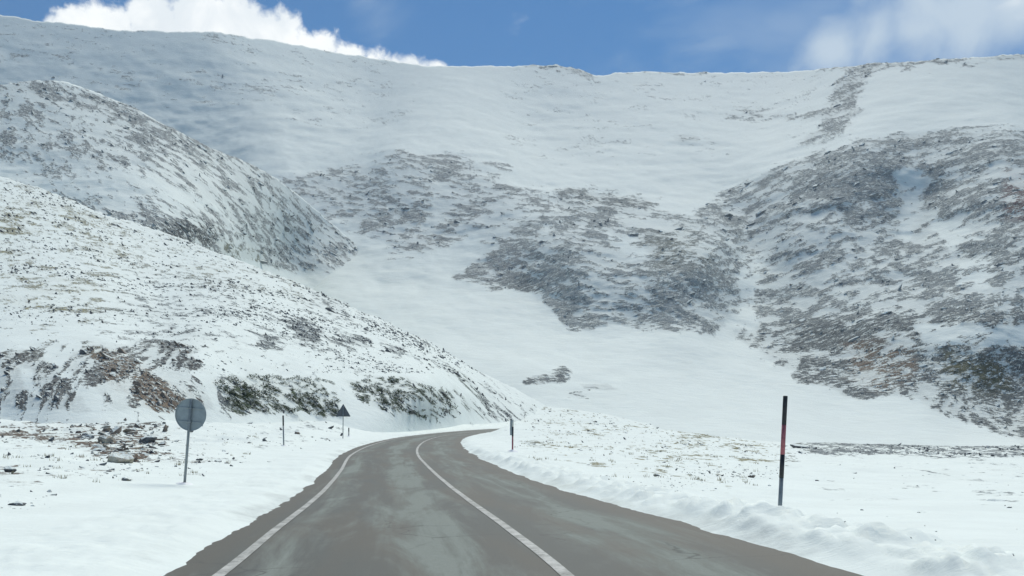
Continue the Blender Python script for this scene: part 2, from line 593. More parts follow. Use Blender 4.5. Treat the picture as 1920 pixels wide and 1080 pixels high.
def ground_height(X, Y, fine=True):
    q, rz = road_lateral(X, Y)
    z0 = gtps(X / 50, Y / 50)
    z0 = z0 - 16 * sstep(Y - 0.15 * X, 105, 210) * sstep(X - 0.12 * Y, 8, 40)
    n_big = fbm(X / 9, Y / 9, X * 0, 3, 3)
    n_mid = fbm(X / 2.1, Y / 2.1, X * 0, 3, 5)
    n_sm = fbm(X / 0.55, Y / 0.55, X * 0, 3, 9)
    n_tiny = fbm(X / 0.22, Y / 0.22, X * 0, 2, 13)
    n_edge = fbm(X / 1.6, Y / 1.6, X * 0, 4, 21)
    outer = np.where(q < 0, -q - LEFT_W, q - RIGHT_W)
    e = outer + n_edge * np.where(q < 0, 0.11, 0.16)
    away = np.where(q > 0, sstep(e, 0.9, 4.0), sstep(e, 1.0, 7.0))
    rough = sstep(Y, 16, 60) * 0.5 + 0.5
    lft = sstep(-q, 7.5, 13.0) * sstep(Y, 18, 30)
    rough = rough * (1 + 1.3 * lft)
    z = z0 + away * rough * (0.16 * n_big + 0.075 * n_mid + 0.022 * n_sm)
    verge = rz - 0.07 + 0.15 * sstep(e, -0.35, 0.55) + 0.05 * sstep(e, 0.4, 2.0) + 0.012 * n_sm
    heap = 0.10 * np.exp(-((e - 0.75) / 0.5) ** 2) * np.clip(0.8 + 0.5 * n_mid, 0.05, 2) \
        + sstep(e, 0.1, 0.5) * (1 - sstep(e, 1.6, 2.6)) * (0.20 * np.maximum(n_sm, -0.2) + 0.13 * np.abs(n_tiny))
    heap = np.where(q > 0, heap, 0.25 * heap)
    verge = verge + heap * (1 - 0.6 * sstep(Y, 30, 70))
    zz = verge * (1 - away) + z * away
    zz = np.where(outer < -0.5, np.minimum(zz, rz - 0.2), zz)
    return zz, q, e


def gz(x, y):
    return float(ground_height(np.array([x], float), np.array([y], float))[0][0])


GREY = np.array([0.175, 0.200, 0.208], np.float32)
DUSTED = np.array([0.285, 0.315, 0.325], np.float32)      # paler rock: distance haze and thin snow put into its colour
BROWN = np.array([0.165, 0.135, 0.108], np.float32)
OLIVE = np.array([0.110, 0.115, 0.075], np.float32)
STRAW = np.array([0.30, 0.29, 0.18], np.float32)       # dead grass
PALE = np.array([0.42, 0.38, 0.30], np.float32)


def colour_paint(u, v, base, layers):
    c = np.broadcast_to(base, u.shape + (3,)).astype(np.float32).copy()
    for poly, col, fe in layers:
        m = sstep(poly_sd(u, v, poly), -fe, fe)[..., None]
        c = c * (1 - m) + np.asarray(col, np.float32) * m
    return c


MAT_GROUND = snow_rock_mat('roadside_snow', 0.22, 0.2, 0.5, mottling=0.05)
MAT_SLOPE = snow_rock_mat('slope_snow_and_rock', 0.42, -0.8, 0.8)
MAT_HILL = snow_rock_mat('hill_snow_and_rock', 1.3, -0.6, 0.8)
MAT_MOUNT = snow_rock_mat('mountain_snow_and_rock', 2.0, 0.28, 0.8, mottling=0.04)
MAT_STONE = rock_mat('dark_stone', (0.13, 0.135, 0.14), 0.3, 0.62)
MAT_STONE_BROWN = rock_mat('brown_stone', (0.20, 0.165, 0.135), 0.4, 0.62)
MAT_STONE_PALE = rock_mat('pale_stone', (0.40, 0.37, 0.30), 0.3, 0.7)
MAT_CRAG = rock_mat('crag_stone', (0.215, 0.24, 0.25), 4.0, 0.30)
MAT_CLOD = plain_mat('snow_clod', (0.79, 0.82, 0.83), 0.6, 0, 0.05, 9)
MAT_ROAD = road_mat()
MAT_LINE = paint_mat()


def build_ground():
    nr, nc = 540, 900
    yy = np.exp(np.linspace(math.log(6), math.log(330), nr)) - 12
    aa = np.linspace(-0.95, 0.95, nc)
    Y = np.repeat(yy[:, None], nc, 1)
    X = aa[None] * (Y + 12)
    Z, q, e = ground_height(X, Y)
    P = np.stack([X, Y, Z], -1)
    u, v = to_px(P)
    wu = u + 14 * fbm(X / 4, Y / 6, Z, 3, 40)
    wv = v + 7 * fbm(X / 4 + 50, Y / 6, Z, 3, 41)
    D = paint(wu, wv, 0.03, [
        (box(-900, 770, 640, 900), 0.06, 30),
        (box(-900, 905, 330, 940), 0.05, 12),
        ([(0, 800), (130, 790), (300, 785), (320, 830), (250, 870), (190, 850), (120, 830), (0, 820)], 0.42, 10),
        ([(0, 870), (70, 880), (80, 905), (0, 910)], 0.3, 8),
        ([(980, 745), (1100, 760), (1250, 800), (1350, 825), (1350, 910), (1230, 920), (1060, 880), (990, 850), (1000, 800)], 0.10, 20),
        ([(960, 838), (1060, 856), (1140, 885), (1130, 895), (1050, 870), (965, 850)], 0.30, 8),
        ([(1360, 828), (1480, 836), (1500, 870), (1380, 870)], 0.22, 14),
        ([(1480, 825), (1560, 820), (1640, 817), (1760, 823), (1930, 830), (2500, 835), (2500, 855), (1930, 858), (1700, 856), (1500, 850)], 0.48, 5),
        (box(1260, 815, 1325, 832), 0.5, 8),
    ])
    off = sstep(e, 1.5, 5.0)
    n = 0.9 * fbm(X / 0.6, Y / 1.3, Z, 4, 60, 0.7) + 0.35 * fbm(X / 4, Y / 7, Z, 3, 64)
    n = uniform_rank(n)
    R = np.clip((D - (1 - n)) / 0.16 + 0.4, 0, 1) * off * sstep(Y, 15, 30)
    dirt = np.exp(-(np.maximum(e, 0) / 0.45) ** 2) * np.clip(0.45 + 1.2 * fbm(X / 0.9, Y / 1.5, Z, 4, 80), 0, 1) * 0.75
    P[..., 2] += 0.05 * R * np.clip(Y / 60, 0.3, 1.5) * (1 + fbm(X / 0.4, Y / 0.4, Z, 2, 70))
    col = colour_paint(u, v, GREY, [(box(-900, 780, 400, 960), BROWN * 0.85, 60), (box(1000, 740, 1480, 940), STRAW * 0.75, 60)])
    o = mesh_np('ground', P, grid_faces(nr, nc)[:, ::-1], MAT_GROUND, None, True, {'rock': R, 'thin_cover': np.maximum(dirt, D * 0.7 * off)}, {'rock_colour': col})
    # drop the faces that lie wholly under the carriageway
    me = o.data
    bm = bmesh.new()
    bm.from_mesh(me)
    qf = q.ravel()
    kill = [f for f in bm.faces if all(-LEFT_W + 0.9 < qf[x.index] < RIGHT_W - 0.9 for x in f.verts)]
    bmesh.ops.delete(bm, geom=kill, context='FACES')
    bm.to_mesh(me)
    bm.free()
    return struct(o), P, D, R


ground, GPOS, GD, GR = build_ground()

# a broad snowy floor that carries on beyond everything else
nb = 60
bx = np.linspace(-5000, 5000, nb)
BX, BY = np.meshgrid(bx, bx + 1500)
BZ = -14 + 3 * fbm(BX / 700, BY / 700, BX * 0, 3, 4)
struct(mesh_np('valley_floor', np.stack([BX, BY, BZ], -1), grid_faces(nb, nb), MAT_GROUND, None, True,
               {'rock': np.zeros(BX.size)}, {'rock_colour': np.tile(GREY, (BX.size, 1))}))


# ------------------------------------------------------------------ road and its lines
def ribbon(name, q0, q1, i0, i1, lift, mat, ncol=2, parent=None, wob=0.0):
    idx = np.arange(i0, i1)
    qs = np.linspace(q0, q1, ncol)
    P = np.zeros((len(idx), ncol, 3))
    rp = np.zeros((len(idx), ncol, 3))
    for j, qq in enumerate(qs):
        P[:, j, :2] = CL[idx] + NRM[idx] * qq
        P[:, j, 2] = RZ[idx] + lift - 0.012 * abs(qq)
        rp[:, j, 0], rp[:, j, 1] = qq, ARC[idx]
    return mesh_np(name, P, grid_faces(len(idx), ncol)[:, ::-1], mat, parent, False, None, {'road_pos': rp})


NCL = len(CL)
road = struct(ribbon('road', -LEFT_W - 0.75, RIGHT_W + 0.75, 0, NCL, 0.0, MAT_ROAD, 41))
ribbon('centre_line', -0.066, 0.066, 0, int(np.searchsorted(ARC, 150)), 0.006, MAT_LINE, 3, road)
ribbon('edge_line', -3.54, -3.41, 0, int(np.searchsorted(ARC, 112)), 0.006, MAT_LINE, 3, road)


# ------------------------------------------------------------------ slopes
def sheet(name, cols, nrow, sil, base, ctrl, dens, base_d, colours, noise_fn, mat, back, amp, seed, skirt=40, rock_max=0.76):
    """a slope as one surface: distances from a smooth fit through control points, relief on top, and a back that falls away"""
    u = np.repeat(cols[None], nrow, 0)
    vs = np.interp(cols, [p[0] for p in sil], [p[1] for p in sil])
    vb = np.interp(cols, [p[0] for p in base], [p[1] for p in base]) + skirt
    jag = 2.2 * fbm(cols / 9, cols * 0, cols * 0, 4, seed + 90) + 2.5 * fbm(cols / 40, cols * 0, cols * 0, 2, seed + 91)
    vs = vs + jag
    s = np.linspace(0, 1, nrow)[:, None]
    v = vb[None] * (1 - s) + vs[None] * s
    t = TPS([(p[0] / 1000, p[1] / 1000) for p in ctrl], [math.log(p[2]) for p in ctrl], 1e-4)
    Y = np.exp(t(u / 1000, v / 1000))
    P = from_px(u, v, Y)
    X, Z = P[..., 0], P[..., 2]
    L = float(np.median(Y)) / F                       # metres per photo pixel
    wu = u + 20 * fbm(X / (45 * L), Y / (45 * L), Z / (45 * L), 4, seed + 1)
    wv = v + 16 * fbm(X / (45 * L) + 31, Y / (45 * L), Z / (45 * L), 4, seed + 2)
    D = paint(wu, wv, base_d, dens)
    cl = fbm(X / (120 * L), Y / (160 * L), Z / (80 * L), 4, seed + 8)
    D = np.where(D < 0.3, D * np.clip(0.75 + 1.5 * cl, 0.08, 2.2), D * np.clip(1 + 0.35 * cl, 0.6, 1.25))
    n = noise_fn(P, u, v, L, seed)
    n = uniform_rank(n)
    R = np.clip((D - (1 - n)) / 0.62 + 0.45, 0, 1) * sstep(D, 0.015, 0.06) * rock_max
    # relief: broad folds in depth, crags where rock shows
    env = np.sin(np.clip(s, 0, 1) * math.pi) ** 0.5
    fold = fbm(X / (90 * L), Y / (150 * L), Z / (60 * L), 4, seed + 5)
    P[..., 1] += env * fold * 16 * L * amp
    k = (CH * 0 + 1) * env
    crag = R * (0.6 + 0.8 * fbm(X / (7 * L), Y / (10 * L), Z / (5 * L), 3, seed + 7))
    P[..., 1] -= k * crag * 3.0 * L * amp * np.clip(D * 2, 0.3, 1.5)
    P[..., 2] += k * crag * 1.3 * L * amp
    P[..., 0] = (u - 960) / F * P[..., 1]
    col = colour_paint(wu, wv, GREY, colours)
    rows = [P]
    top = P[-1]
    for dy, dz in back:
        r = top.copy()
        r[:, 1] += dy
        r[:, 0] = (cols - 960) / F * r[:, 1]
        r[:, 2] -= dz * np.maximum(0.1, (top[:, 2] - top[:, 2].min()) / (np.ptp(top[:, 2]) + 1e-6)) + 0.3 * dy
        rows.append(r[None])
    nb_ = len(back)
    V = np.concatenate(rows, 0)
    Rf = np.concatenate([R] + [R[-1:]] * nb_, 0)
    Df = np.concatenate([D] + [D[-1:]] * nb_, 0)
    Cf = np.concatenate([col] + [col[-1:]] * nb_, 0)
    o = mesh_np(name, V, grid_faces(V.shape[0], V.shape[1])[:, ::-1], mat, None, True, {'rock': Rf, 'thin_cover': Df}, {'rock_colour': Cf})
    struct(o)
    return o, P, D, R, L


def strata(P, ang, la, lb, L, seed, octv=4):
    X, Y, Z = P[..., 0] / L, P[..., 1] / L, P[..., 2] / L
    c, s = math.cos(ang), math.sin(ang)
    a, b = X * c + Z * s, -X * s + Z * c
    a = a + 10 * fbm(X / 60, Y / 60, Z / 60, 2, seed + 3)
    b = b + 5 * fbm(X / 60 + 9, Y / 60, Z / 60, 2, seed + 4)
    return fbm(a / la, b / lb, Y / (la * 2), octv, seed, 0.62)


def mountain_noise(P, u, v, L, seed):
    right = strata(P, 0.42, 26, 6.5, L, seed + 11)
    left = strata(P, -0.25, 24, 6.5, L, seed + 12)
    flat = strata(P, 0.08, 32, 6, L, seed + 14)
    w = sstep(u, 1150, 1420)
    top = sstep(v, 330, 230) * 0.7
    n = left * (1 - w) + right * w
    n = n * (1 - top) + flat * top
    gully = strata(P, 1.15, 150, 26, L, seed + 15, 3) * (1 - w) + strata(P, 1.9, 150, 26, L, seed + 16, 3) * w
    n = n + 0.42 * gully * sstep(v, 260, 420)
    return n + 0.35 * fbm(P[..., 0] / (70 * L), P[..., 1] / (70 * L), P[..., 2] / (70 * L), 3, seed + 13)


def hill_noise(P, u, v, L, seed):
    return strata(P, -0.62, 26, 6.5, L, seed + 11) + 0.35 * fbm(P[..., 0] / (60 * L), P[..., 1] / (60 * L), P[..., 2] / (60 * L), 3, seed + 13)


def slope_noise(P, u, v, L, seed):
    Lp = 0.07
    steep = strata(P, -0.80, 62, 5.5, Lp, seed + 11)
    fine = strata(P, -0.7, 14, 7, 0.12, seed + 12)
    w = sstep(v, 610, 680)
    return steep * w + fine * (1 - w) + 0.35 * fbm(P[..., 0] / 6, P[..., 1] / 6, P[..., 2] / 6, 3, seed + 13)


# the far mountain, its rock belts and the buttress on the right
M_SIL = [(-700, 30), (0, 26), (60, 38), (120, 44), (250, 58), (400, 60), (500, 74), (600, 94), (700, 110), (800, 123), (960, 124), (1040, 122),
         (1090, 132), (1120, 141), (1160, 136), (1300, 136), (1500, 135), (1560, 128), (1620, 119), (1760, 112), (1920, 100), (2700, 85)]
M_BASE = [(-700, 850), (2700, 860)]
M_CTRL = [(-600, 20, 1400), (0, 25, 1400), (400, 60, 1450), (800, 122, 1600), (1060, 125, 1700), (1300, 135, 1750), (1500, 135, 1650), (1600, 125, 1400),
          (1920, 100, 1300), (2500, 90, 1300),
          (0, 200, 1200), (400, 250, 1200), (700, 230, 1280), (1000, 250, 1300), (1300, 250, 1250), (1450, 240, 1250), (1600, 220, 1060), (1920, 200, 1000),
          (500, 330, 1000), (740, 290, 1020), (950, 310, 1020), (1080, 355, 930), (1230, 375, 890), (1350, 370, 930), (1450, 310, 960), (1600, 265, 900),
          (1900, 245, 850), (2500, 240, 800),
          (650, 420, 850), (850, 430, 810), (1000, 440, 740), (1080, 500, 640), (1200, 480, 660), (1320, 480, 660), (1400, 470, 770), (1480, 450, 730),
          (1600, 450, 700), (1720, 400, 760), (1900, 430, 620),
          (700, 520, 700), (850, 525, 690), (1000, 560, 640), (1070, 612, 575), (1200, 618, 560), (1300, 630, 545), (1380, 600, 610), (1470, 690, 500),
          (1600, 745, 440), (1800, 790, 400), (1920, 825, 370), (2500, 830, 330), (1650, 620, 520), (1850, 640, 470),
          (600, 600, 600), (800, 650, 500), (1000, 700, 440), (1200, 720, 430), (1400, 770, 390), (1000, 850, 330), (1500, 850, 310), (1920, 860, 300),
          (2500, 860, 290), (0, 850, 800), (-600, 850, 800), (400, 600, 850), (0, 500, 950)]
M_DENS = [
    (box(-700, 0, 760, 230), 0.13, 60),
    (box(960, 130, 1560, 290), 0.10, 40),
    (box(1640, 130, 2700, 230), 0.035, 30),
    ([(520, 335), (600, 322), (740, 292), (860, 296), (960, 350), (1040, 372), (1000, 440), (930, 442), (860, 446), (790, 480), (740, 475), (690, 440),
      (640, 420), (560, 380)], 0.52, 16),
    ([(960, 372), (1060, 385), (1240, 385), (1340, 420), (1400, 470), (1380, 520), (1100, 470), (1000, 475), (930, 490), (900, 450)], 0.46, 14),
    ([(735, 287), (860, 292), (850, 316), (740, 310)], 0.74, 7),
    (box(900, 302, 955, 315), 0.55, 6),
    ([(1030, 360), (1100, 352), (1240, 375), (1210, 397), (1140, 402), (1060, 392)], 0.62, 9),
    ([(850, 520), (900, 482), (990, 460), (1050, 430), (1150, 415), (1230, 440), (1290, 440), (1390, 490), (1385, 570), (1340, 628), (1270, 622), (1200, 614),
      (1070, 610), (1020, 545), (940, 540)], 0.66, 10),
    ([(1140, 440), (1200, 450), (1220, 490), (1180, 480)], 0.12, 10),
    ([(1010, 530), (1030, 540), (1070, 596), (1200, 600), (1200, 617), (1062, 614)], 0.86, 5),
    ([(1200, 480), (1390, 520), (1380, 580), (1230, 600)], 0.68, 14),
    ([(1345, 372), (1450, 312), (1600, 264), (1700, 250), (1920, 241), (2700, 225), (2700, 850), (1920, 832), (1800, 795), (1700, 742), (1600, 748), (1530, 722),
      (1450, 682), (1370, 625), (1410, 560), (1400, 480), (1330, 432), (1260, 430)], 0.62, 11),
    ([(1570, 270), (1690, 252), (1700, 290), (1600, 300)], 0.72, 10),
    ([(1560, 300), (1690, 330), (1680, 380), (1580, 375), (1500, 390)], 0.82, 12),
    ([(1480, 600), (1590, 600), (1690, 600), (1690, 640), (1520, 690), (1475, 650)], 0.80, 10),
    ([(1705, 570), (1740, 545), (1920, 555), (2300, 560), (2300, 600), (1920, 606), (1760, 608)], 0.86, 8),
    ([(1510, 680), (1700, 650), (1780, 700), (1720, 735), (1580, 745)], 0.86, 9),
    ([(1730, 660), (2300, 650), (2300, 800), (1920, 795), (1800, 770), (1710, 715)], 0.78, 12),
    ([(1810, 330), (2200, 320), (2200, 440), (1840, 425)], 0.72, 14),
    ([(1640, 440), (1720, 420), (1770, 500), (1650, 545)], 0.66, 12),
    ([(1725, 375), (1775, 365), (1780, 390), (1740, 392)], 0.9, 6),
    ([(1685, 315), (1735, 325), (1735, 370), (1705, 460), (1685, 440)], 0.16, 14),
    ([(1700, 612), (2300, 614), (2300, 648), (1760, 655)], 0.05, 7),
    ([(1740, 400), (1800, 415), (1840, 450), (1780, 470)], 0.12, 10),
    ([(1800, 485), (1880, 480), (1840, 540), (1780, 540)], 0.16, 10),
    ([(1375, 615), (1400, 520), (1410, 470), (1445, 470), (1425, 560), (1410, 630)], 0.26, 12),
    ([(1490, 280), (1530, 242), (1556, 205), (1560, 160), (1600, 118), (1660, 124), (1612, 175), (1612, 215), (1570, 255)], 0.60, 8),
    ([(1350, 225), (1400, 205), (1500, 210), (1560, 200), (1550, 226), (1400, 220)], 0.5, 6),
    ([(1500, 128), (1600, 112), (1920, 96), (2300, 90), (2300, 106), (1920, 111), (1600, 132)], 0.5, 4),
    ([(980, 112), (1060, 114), (1118, 138), (1112, 152), (1060, 134), (990, 126)], 0.6, 5),
    (box(1180, 128, 1330, 140), 0.4, 5),
    (box(1265, 255, 1315, 270), 0.5, 6),
    (box(1180, 215, 1330, 245), 0.14, 12),
    ([(980, 703), (1050, 692), (1072, 703), (1050, 712), (985, 715)], 0.82, 5),
    ([(1090, 712), (1150, 714), (1170, 728), (1110, 729)], 0.75, 5),
    (box(1045, 738, 1100, 750), 0.3, 8),
    (box(640, 480, 1010, 640), 0.02, 12) if False else (box(1270, 672, 1300, 684), 0.3, 6),
]
M_COL = [([(1470, 590), (1700, 580), (1760, 540), (2700, 540), (2700, 860), (1920, 850), (1700, 760), (1480, 720)], GREY * 0.75, 20),
         ([(1250, 200), (2700, 200), (2700, 560), (1450, 600), (1250, 640)], GREY * 1.4, 30),
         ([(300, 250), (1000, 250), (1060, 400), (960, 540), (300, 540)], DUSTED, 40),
         ([(960, 400), (1300, 400), (1390, 480), (1390, 640), (1040, 640)], GREY * 1.6, 20),
         ([(1590, 650), (1700, 640), (1720, 700), (1640, 735), (1590, 700)], BROWN * 1.2, 16),
         ([(1760, 660), (1890, 680), (1890, 740), (1780, 720)], OLIVE * 1.1, 18),
         ([(1880, 320), (1960, 320), (1960, 410), (1890, 410)], np.array([.19, .14, .14]), 14),
         ([(1200, 440), (1300, 420), (1340, 500), (1230, 510)], OLIVE * 0.5 + GREY * 0.8, 30)]
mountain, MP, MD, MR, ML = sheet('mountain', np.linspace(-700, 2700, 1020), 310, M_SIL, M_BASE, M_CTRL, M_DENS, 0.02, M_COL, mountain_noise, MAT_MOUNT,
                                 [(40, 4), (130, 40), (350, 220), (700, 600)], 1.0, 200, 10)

# the hill on the left, in front of it
H_SIL = [(-700, 120), (-200, 160), (0, 158), (60, 150), (130, 154), (250, 202), (380, 270), (450, 300), (520, 334), (600, 402), (660, 452), (700, 500), (730, 560),
         (760, 630), (800, 710)]
H_BASE = [(-700, 520), (0, 520), (300, 600), (600, 720), (800, 800)]
_mt = TPS([(p[0] / 1000, p[1] / 1000) for p in M_CTRL], [math.log(p[2]) for p in M_CTRL], 1e-4)


def far_y(u, v, k):
    """a control point at k times the distance of the mountain behind"""
    return (u, v, k * float(np.exp(_mt(u / 1000, v / 1000))))


H_CTRL = [(-600, 130, 560), (60, 150, 600), (250, 200, 610), (420, 288, 640), far_y(520, 332, 0.72), far_y(600, 400, 0.88), far_y(660, 452, 0.98), far_y(700, 495, 1.03),
          far_y(740, 600, 1.06), far_y(800, 700, 1.1), far_y(660, 540, 1.03), far_y(600, 500, 0.97), far_y(560, 520, 0.96), far_y(600, 600, 1.02), far_y(520, 480, 0.84),
          (-600, 300, 440), (0, 300, 470), (300, 340, 460), (-600, 520, 360), (0, 520, 350), (300, 600, 370), (400, 470, 450)]
H_DENS = [
    ([(-700, 130), (60, 148), (250, 198), (520, 330), (660, 450), (690, 500), (560, 512), (400, 480), (0, 345), (-700, 330)], 0.44, 9),
    ([(60, 147), (230, 188), (400, 276), (522, 332), (505, 348), (380, 302), (200, 212), (60, 170)], 0.66, 8),
    ([(-300, 285), (0, 290), (300, 325), (420, 395), (300, 402), (150, 378), (0, 330), (-300, 330)], 0.20, 14),
    ([(235, 243), (292, 250), (288, 277), (245, 268)], 0.86, 5),
    ([(300, 240), (360, 258), (372, 288), (310, 272)], 0.72, 7),
    ([(308, 424), (360, 420), (408, 434), (400, 452), (345, 455)], 0.97, 4),
    ([(200, 392), (310, 412), (300, 434), (220, 412)], 0.66, 6),
    ([(0, 240), (40, 262), (30, 275), (0, 268)], 0.75, 6),
    ([(528, 484), (592, 492), (594, 510), (560, 505)], 0.85, 5),
    ([(430, 330), (560, 440), (640, 480), (560, 490), (440, 420)], 0.56, 16),
]
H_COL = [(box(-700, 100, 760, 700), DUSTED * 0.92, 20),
         ([(300, 415), (412, 420), (412, 460), (330, 460)], GREY * 0.5, 5),
         ([(420, 455), (490, 470), (490, 505), (430, 490)], OLIVE * 1.5, 12)]
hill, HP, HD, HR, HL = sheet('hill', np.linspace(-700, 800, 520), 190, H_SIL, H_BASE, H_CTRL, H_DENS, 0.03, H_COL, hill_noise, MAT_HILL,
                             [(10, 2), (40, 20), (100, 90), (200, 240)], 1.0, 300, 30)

# the near slope above the road with the cut bank along its foot
S_SIL = [(-700, 170), (-300, 250), (0, 330), (100, 362), (200, 404), (300, 432), (400, 470), (480, 502), (560, 532), (640, 566), (700, 593), (780, 630), (840, 662), (900, 697),
         (950, 722), (1000, 748), (1060, 780), (1120, 815)]
S_BASE = [(-700, 800), (0, 785), (370, 788), (600, 792), (800, 798), (900, 796), (1000, 790), (1060, 800), (1120, 830)]
S_CTRL = [(-600, 800, 55), (0, 785, 70), (370, 788, 78), (600, 792, 95), (800, 798, 122), (900, 796, 165), (1000, 790, 205), (1120, 830, 215),
          (-600, 660, 68), (0, 662, 85), (200, 652, 92), (370, 655, 99), (600, 702, 112), (800, 708, 139), (880, 745, 175),
          (-600, 480, 160), (0, 500, 165), (300, 560, 165), (600, 620, 175), (800, 670, 200),
          (-600, 200, 330), (0, 330, 330), (400, 468, 300), (700, 592, 275), (840, 662, 262), (900, 697, 252), (1000, 748, 245), (1100, 805, 240)]
S_DENS = [
    (box(-700, 330, 1000, 660), 0.23, 20),
    ([(-300, 330), (100, 365), (200, 410), (190, 620), (0, 650), (-300, 640)], 0.29, 40),
    ([(0, 395), (60, 400), (60, 412), (0, 408)], 0.6, 5),
    ([(5, 425), (35, 428), (38, 440), (10, 438)], 0.9, 3),
    ([(540, 522), (700, 590), (850, 664), (838, 672), (690, 604), (540, 536)], 0.38, 4),
    ([(640, 560), (700, 588), (790, 640), (860, 680), (820, 690), (700, 640)], 0.16, 10),
    ([(525, 600), (565, 598), (612, 628), (590, 637)], 0.86, 4),
    ([(472, 625), (520, 628), (522, 656), (490, 648)], 0.82, 5),
    ([(628, 618), (695, 638), (692, 655), (640, 645)], 0.7, 5),
    ([(715, 648), (765, 655), (762, 668), (720, 660)], 0.75, 4),
    ([(-700, 650), (0, 662), (80, 662), (120, 690), (150, 646), (190, 648), (300, 636), (372, 656), (362, 690), (385, 740), (392, 772), (300, 768), (150, 774), (0, 770), (-700, 775)], 0.46, 9),
    ([(0, 665), (60, 665), (130, 720), (140, 765), (60, 750), (0, 760)], 0.68, 8),
    ([(30, 690), (55, 695), (75, 740), (50, 735)], 0.15, 6),
    ([(110, 690), (160, 700), (220, 765), (180, 770)], 0.22, 8),
    ([(165, 655), (230, 668), (330, 730), (372, 768), (290, 768), (215, 715)], 0.93, 6),
    ([(300, 640), (368, 655), (360, 685), (320, 690)], 0.66, 8),
    ([(390, 700), (470, 698), (520, 704), (620, 708), (655, 782), (520, 782), (400, 775)], 0.42, 10),
    ([(640, 712), (750, 708), (850, 733), (862, 772), (790, 790), (700, 768)], 0.42, 9),
    ([(600, 715), (628, 712), (690, 785), (660, 785)], 0.08, 5),
    ([(850, 733), (905, 760), (890, 782), (860, 778)], 0.3, 8),
    (box(-700, 776, 640, 850), 0.12, 6),
    ([(800, 660), (850, 665), (1010, 755), (1000, 800), (900, 785)], 0.26, 12),
]
S_COL = [(box(-700, 640, 400, 790), BROWN * 0.25 + GREY * 0.6, 12),
         ([(160, 650), (235, 665), (340, 730), (375, 770), (280, 770), (210, 715)], np.array([.20, .165, .13]), 8),
         (box(420, 690, 900, 800), np.array([.075, .10, .065]), 14),
         ([(-700, 330), (130, 350), (300, 430), (560, 532), (560, 560), (250, 500), (180, 640), (-700, 640)], STRAW, 40)]
slope, SP, SD, SR, SL = sheet('hillside', np.linspace(-700, 1120, 760), 300, S_SIL, S_BASE, S_CTRL, S_DENS, 0.05, S_COL, slope_noise, MAT_SLOPE,
                              [(3, 0.5), (12, 4), (40, 25), (90, 80)], 0.55, 400, 25, 0.82)


# ------------------------------------------------------------------ rocks
def rock_template(seed, subdiv=1):
    bm = bmesh.new()
    bmesh.ops.create_icosphere(bm, subdivisions=subdiv, radius=1.0)
    r = random.Random(seed)
    # chop the ball with random planes for flat, angular faces
    planes = [(Vector((r.gauss(0, 1), r.gauss(0, 1), r.gauss(0, 1))).normalized(), r.uniform(0.45, 0.8)) for _ in range(7)]
    for vtx in bm.verts:
        for nrm, d in planes:
            h = vtx.co.dot(nrm) - d
            if h > 0:
                vtx.co -= nrm * h
        vtx.co *= r.uniform(0.88, 1.1)
    bmesh.ops.triangulate(bm, faces=bm.faces)
    V = np.array([v.co[:] for v in bm.verts], np.float32)
    T = np.array([[v.index for v in f.verts] for f in bm.faces], np.int32)
    bm.free()
    return V, T


TEMPL = [rock_template(i, 1) for i in range(6)]
BIG = [rock_template(40 + i, 2) for i in range(5)]


def rot_yx(ang, yaw, tilt):
    """tilt in the slope's plane (about Y), then yaw"""
    return Matrix.Rotation(yaw, 3, 'Z') @ Matrix.Rotation(-ang, 3, 'Y') @ Matrix.Rotation(tilt, 3, 'X')


def scatter(name, pts, size, mat, parent, ang, elong=(1.2, 2.6), flat=(0.35, 0.7), jitter=0.5, sink=0.25, seed=0):
    rg = random.Random(seed)
    Vs, Ts, off = [], [], 0
    for p, s in zip(pts, size):
        V, T = TEMPL[rg.randrange(len(TEMPL))]
        sc = np.array([rg.uniform(*elong), rg.uniform(0.6, 1.1), rg.uniform(*flat)]) * s
        R = np.array(rot_yx(ang + rg.gauss(0, jitter), rg.gauss(0, 0.5), rg.gauss(0, 0.4)))
        W = (V * sc) @ R.T + np.asarray(p)
        W[:, 2] -= sink * s * 0.4
        Vs.append(W)
        Ts.append(T + off)
        off += len(V)
    o = mesh_np(name, np.concatenate(Vs), np.concatenate(Ts), mat, parent, False)
    o['kind'] = 'stuff'
    return o


def pick(P, W, n, rg):
    w = W.ravel().astype(float)
    idx = rg.choice(w.size, size=n, replace=True, p=w / w.sum())
    base = P.reshape(-1, 3)[idx].copy()
    return base, idx


def big_mesh(i, mat):
    V, T = BIG[i]
    me = bpy.data.meshes.new('rock')
    me.from_pydata(V.tolist(), [], T.tolist())
    me.materials.append(mat)
    return me


CRAG_ME = [big_mesh(i, MAT_CRAG) for i in range(5)]
STONE_ME = [big_mesh(i, MAT_STONE) for i in range(5)]
BROWN_ME = [big_mesh(i, MAT_STONE_BROWN) for i in range(5)]
PALE_ME = [big_mesh(i, MAT_STONE_PALE) for i in range(5)]


def add_rock(name, me, loc, scale, ang, yaw, tilt, parent):
    o = bpy.data.objects.new(name, me)
    C.objects.link(o)
    o.matrix_world = Matrix.Translation(loc) @ rot_yx(ang, yaw, tilt).to_4x4() @ Matrix.Diagonal((*scale, 1))
    if parent is not None:
        o.parent = parent
    return o


